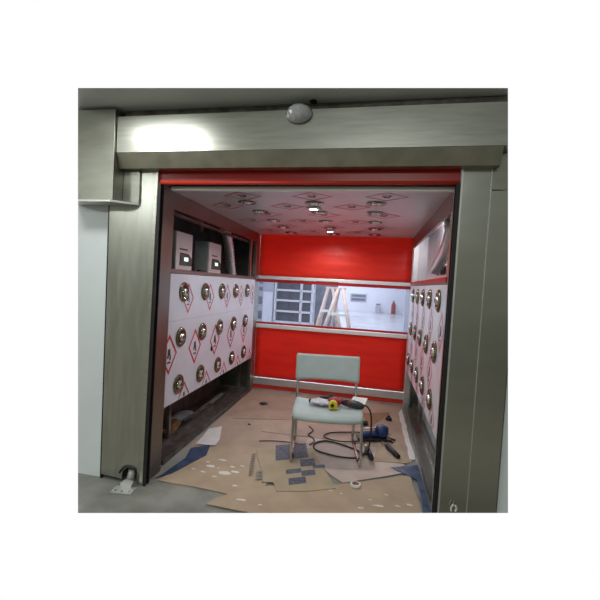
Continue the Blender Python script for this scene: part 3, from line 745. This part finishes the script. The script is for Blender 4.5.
t = thing('ladder_proto', '', 'ladder')
def ladder(cx, cy, label, sp=.30, rz=0.):
    t = thing('step_ladder', label, 'ladder', (cx, cy, 0), rz, 'ladders in the hall')
    for s in (-1, 1):
        bm = bmesh.new(); tube(bm, [(s*sp*1.55, -.35, .01), (s*.05, -.02, 1.45)], .045, 6); obj('front_rail', bm, 'wood', t)
        bm = bmesh.new(); tube(bm, [(s*sp*1.15, .40, .01), (s*.05, .03, 1.43)], .036, 6); obj('rear_rail', bm, 'wood', t)
    for z in (.34, .86):
        k = 1-z/1.45; bm = bmesh.new(); w = .05+sp*1.45*k
        box(bm, -w, w, -.35*k-.06, -.35*k+.05, z-.03, z+.03, bev=.004); obj('step', bm, 'step', t)
    bm = bmesh.new(); box(bm, -.12, .12, -.06, .06, 1.42, 1.47, bev=.01); obj('top_cap', bm, 'wood', t)
    return t
COL.objects.unlink(t); bpy.data.objects.remove(t)
ladder(-1.02, 9.7, 'pale wooden step ladder seen through the window, the left one of two', .26, .1)
ladder(-.68, 8.75, 'pale wooden step ladder seen through the window, the right one of two', .27, -.1)

# rack with dark goods
t = thing('storage_rack', 'white shelving rack with dark goods behind the door window', 'rack', (-2.42, 12.2, 0))
for x in (-.60, .24, .60):
    for y in (-.25, .25):
        bm = B((x-.03, x+.03, y-.03, y+.03, 0, 2.1)); obj('post', bm, 'rackw', t)
for z in (.25, .60, .95, 1.28, 1.62, 2.02):
    bm = bmesh.new(); box(bm, -.60, .60, -.28, .28, z-.03, z+.03); obj('shelf', bm, 'rackw', t)
for z in (.30, .65, 1.00, 1.33, 1.67):
    for k, (x, w) in enumerate(((-.36, .20), (.02, .18), (.42, .14))):
        bm = bmesh.new(); box(bm, -w, w, -.2, .2, 0, .27, bev=.01)
        tag(obj('storage_crate', bm, 'rackdark', loc=(-2.42+x, 12.2, z-.02)), 'dark blue grey crate, %s one on the %s of the white rack' % (('left', 'middle', 'right')[k], {.30: 'lowest shelf', .65: 'second shelf up', 1.00: 'third shelf up', 1.33: 'fourth shelf up', 1.67: 'fifth shelf up'}[z]), 'crate', 'dark crates on the white rack')
t = thing('wall_cabinet', 'light grey cabinet with small dark panels left of the white rack', 'cabinet', (-3.42, 12.3, 0))
bm = bmesh.new(); box(bm, -.33, .33, -.3, .3, 0, 2.1, bev=.01); obj('body', bm, 'greyp', t)
bm = bmesh.new(); box(bm, -.02, .30, -.33, -.301, .1, 1.2, bev=.005); obj('door', bm, 'rackw', t)
for z in (.30, .78, 1.22, 1.45):
    bm = bmesh.new(); box(bm, -.31, -.05, -.33, -.301, z, z+.25 if z < 1 else z+.12, bev=.005); obj('drawer', bm, 'rackblue', t)
bm = bmesh.new(); box(bm, -.30, .30, -.025, .025, 0, 2.2, bev=.005); bmesh.ops.scale(bm, vec=(1.25, 1, 1), verts=bm.verts)
tag(obj('tall_board', bm, 'rackblue', loc=(-1.44, 12.6, 0)), 'tall blue grey board standing between the rack and the ladders', 'board')
t = thing('wall_vent', 'grey louvred vent on far wall of the hall', 'vent', (-.74, HY1-.03, .60))
bm = bmesh.new(); box(bm, -.5, .5, -.02, .02, 0, .5, bev=.005); obj('frame', bm, 'greyp', t)
for z in (.08, .30):
    bm = bmesh.new(); box(bm, -.42, .42, -.04, -.021, z, z+.13); obj('louvre', bm, 'rackblue', t)
t = thing('floor_box', 'small grey box standing on the hall floor by the far wall', 'box', (.48, HY1-.4, 0))
bm = bmesh.new(); box(bm, -.15, .15, -.12, .12, 0, .50, bev=.02); obj('body', bm, 'greyp', t)
bm = bmesh.new(); box(bm, -.12, .12, -.09, .09, .5, .56, bev=.02); obj('lid', bm, 'rackblue', t)
t = thing('fire_extinguisher', 'small red cylinder by the far wall of the hall', 'extinguisher', (1.38, HY1-.4, 0))
bm = bmesh.new(); lathe(bm, [(.12, 0), (.13, .02), (.13, .55), (.08, .66), (.04, .70)], 14); obj('cylinder', bm, 'redp', t)
bm = bmesh.new(); lathe(bm, [(.04, .70), (.05, .75), (.02, .80)], 10); obj('valve', bm, 'blackp', t)
bm = bmesh.new(); box(bm, -.16, .16, -.14, .14, 0, 2.2, bev=.01)
tag(obj('grey_column', bm, 'greyp', loc=(1.04, 10.3, 0)), 'narrow blue grey column at the right end of the door window', 'column')

# ------------------------------------------------------------------ lights
def area(name, loc_, size, power, rot=(0, 0, 0), col=(1, 1, 1), sy=None):
    l = bpy.data.lights.new(name, 'AREA'); l.energy = power; l.color = col
    l.shape = 'RECTANGLE'; l.size = size; l.size_y = sy or size
    o = bpy.data.objects.new(name, l); COL.objects.link(o); o.location = loc_; o.rotation_euler = rot
    return o
for y in (3.285, 4.63):
    l = bpy.data.lights.new('downlight_lamp', 'SPOT'); l.energy = 34; l.spot_size = 2.9; l.spot_blend = .5; l.shadow_soft_size = .05; l.color = (1, .97, .95)
    o = bpy.data.objects.new('downlight_lamp', l); COL.objects.link(o); o.location = (-.53, y, 2.135)
area('corridor_lamp', (-1.63, 1.76, 2.60), .52, 10, col=(.97, 1, .97), sy=.2)
area('corridor_lamp', (-2.95, .3, 2.6), .4, 26, col=(.97, 1, .97), sy=.4)
l = bpy.data.lights.new('compartment_fill', 'POINT'); l.energy = 9; l.shadow_soft_size = .03; l.color = (1, .95, 1)  # added point light to brighten the right compartment, no fixture modelled
o = bpy.data.objects.new('compartment_fill', l); COL.objects.link(o); o.location = (.58, 3.7, 2.08)
area('corridor_lamp', (0, -1.6, 3.1), 1.6, 55, col=(.96, 1, .97), sy=.5)
for y in (8, 12.5, 17, 21.5):
    area('hall_lamp', (-1.8, y, HZ-.05), 5, 170, col=(.93, .96, 1), sy=1.0)

# ------------------------------------------------------------------ world: plain white backdrop ahead, added dim bands behind for steel reflections
w = bpy.data.worlds.new('world'); S.world = w; w.use_nodes = True
nt = w.node_tree; N = nt.nodes; L = nt.links
bg = N['Background']
tc = N.new('ShaderNodeTexCoord'); dp = N.new('ShaderNodeVectorMath'); dp.operation = 'DOT_PRODUCT'
fw = (R3 @ Vector((0, 1, 0))).normalized(); dp.inputs[1].default_value = fw
nm = N.new('ShaderNodeVectorMath'); nm.operation = 'NORMALIZE'
L.new(tc.outputs['Generated'], nm.inputs[0]); L.new(nm.outputs[0], dp.inputs[0])
mr = N.new('ShaderNodeMapRange'); mr.inputs[1].default_value = .50; mr.inputs[2].default_value = .62; L.new(dp.outputs['Value'], mr.inputs[0])
sx = N.new('ShaderNodeSeparateXYZ'); L.new(nm.outputs[0], sx.inputs[0])
rp_ = N.new('ShaderNodeValToRGB'); L.new(sx.outputs['Z'], rp_.inputs[0])
mz = N.new('ShaderNodeMapRange'); mz.inputs[1].default_value = -1; mz.inputs[2].default_value = 1; L.new(sx.outputs['Z'], mz.inputs[0]); L.new(mz.outputs[0], rp_.inputs[0])
e = rp_.color_ramp.elements; e[0].position = 0; e[0].color = (.16, .155, .13, 1); e[1].position = 1; e[1].color = (.30, .31, .29, 1)
for p, c in ((.24, (.15, .145, .12)), (.275, (.15, .145, .12)), (.315, (.38, .37, .30)), (.365, (.20, .20, .16)), (.44, (.22, .22, .18)), (.52, (.33, .34, .29)), (.60, (.40, .42, .37)), (.75, (.24, .25, .22))):
    q = e.new(p); q.color = (*c, 1)
sd = N.new('ShaderNodeMapRange'); sd.inputs[1].default_value = -.9; sd.inputs[2].default_value = .5; sd.inputs[3].default_value = 1.2; sd.inputs[4].default_value = .50
L.new(sx.outputs['X'], sd.inputs[0])
vm = N.new('ShaderNodeVectorMath'); vm.operation = 'SCALE'; L.new(rp_.outputs[0], vm.inputs[0]); L.new(sd.outputs[0], vm.inputs['Scale'])
mx = N.new('ShaderNodeMix'); mx.data_type = 'RGBA'
L.new(mr.outputs[0], mx.inputs['Factor']); L.new(vm.outputs[0], mx.inputs['A']); mx.inputs['B'].default_value = (1, 1, 1, 1)
L.new(mx.outputs['Result'], bg.inputs[0]); bg.inputs[1].default_value = 1.0

S.view_settings.view_transform = 'Standard'; S.view_settings.look = 'None'
S.view_settings.exposure = 0; S.view_settings.gamma = 1; S.view_settings.use_curve_mapping = False
S.cycles.max_bounces = 8; S.cycles.transparent_max_bounces = 8; S.cycles.sample_clamp_indirect = 6
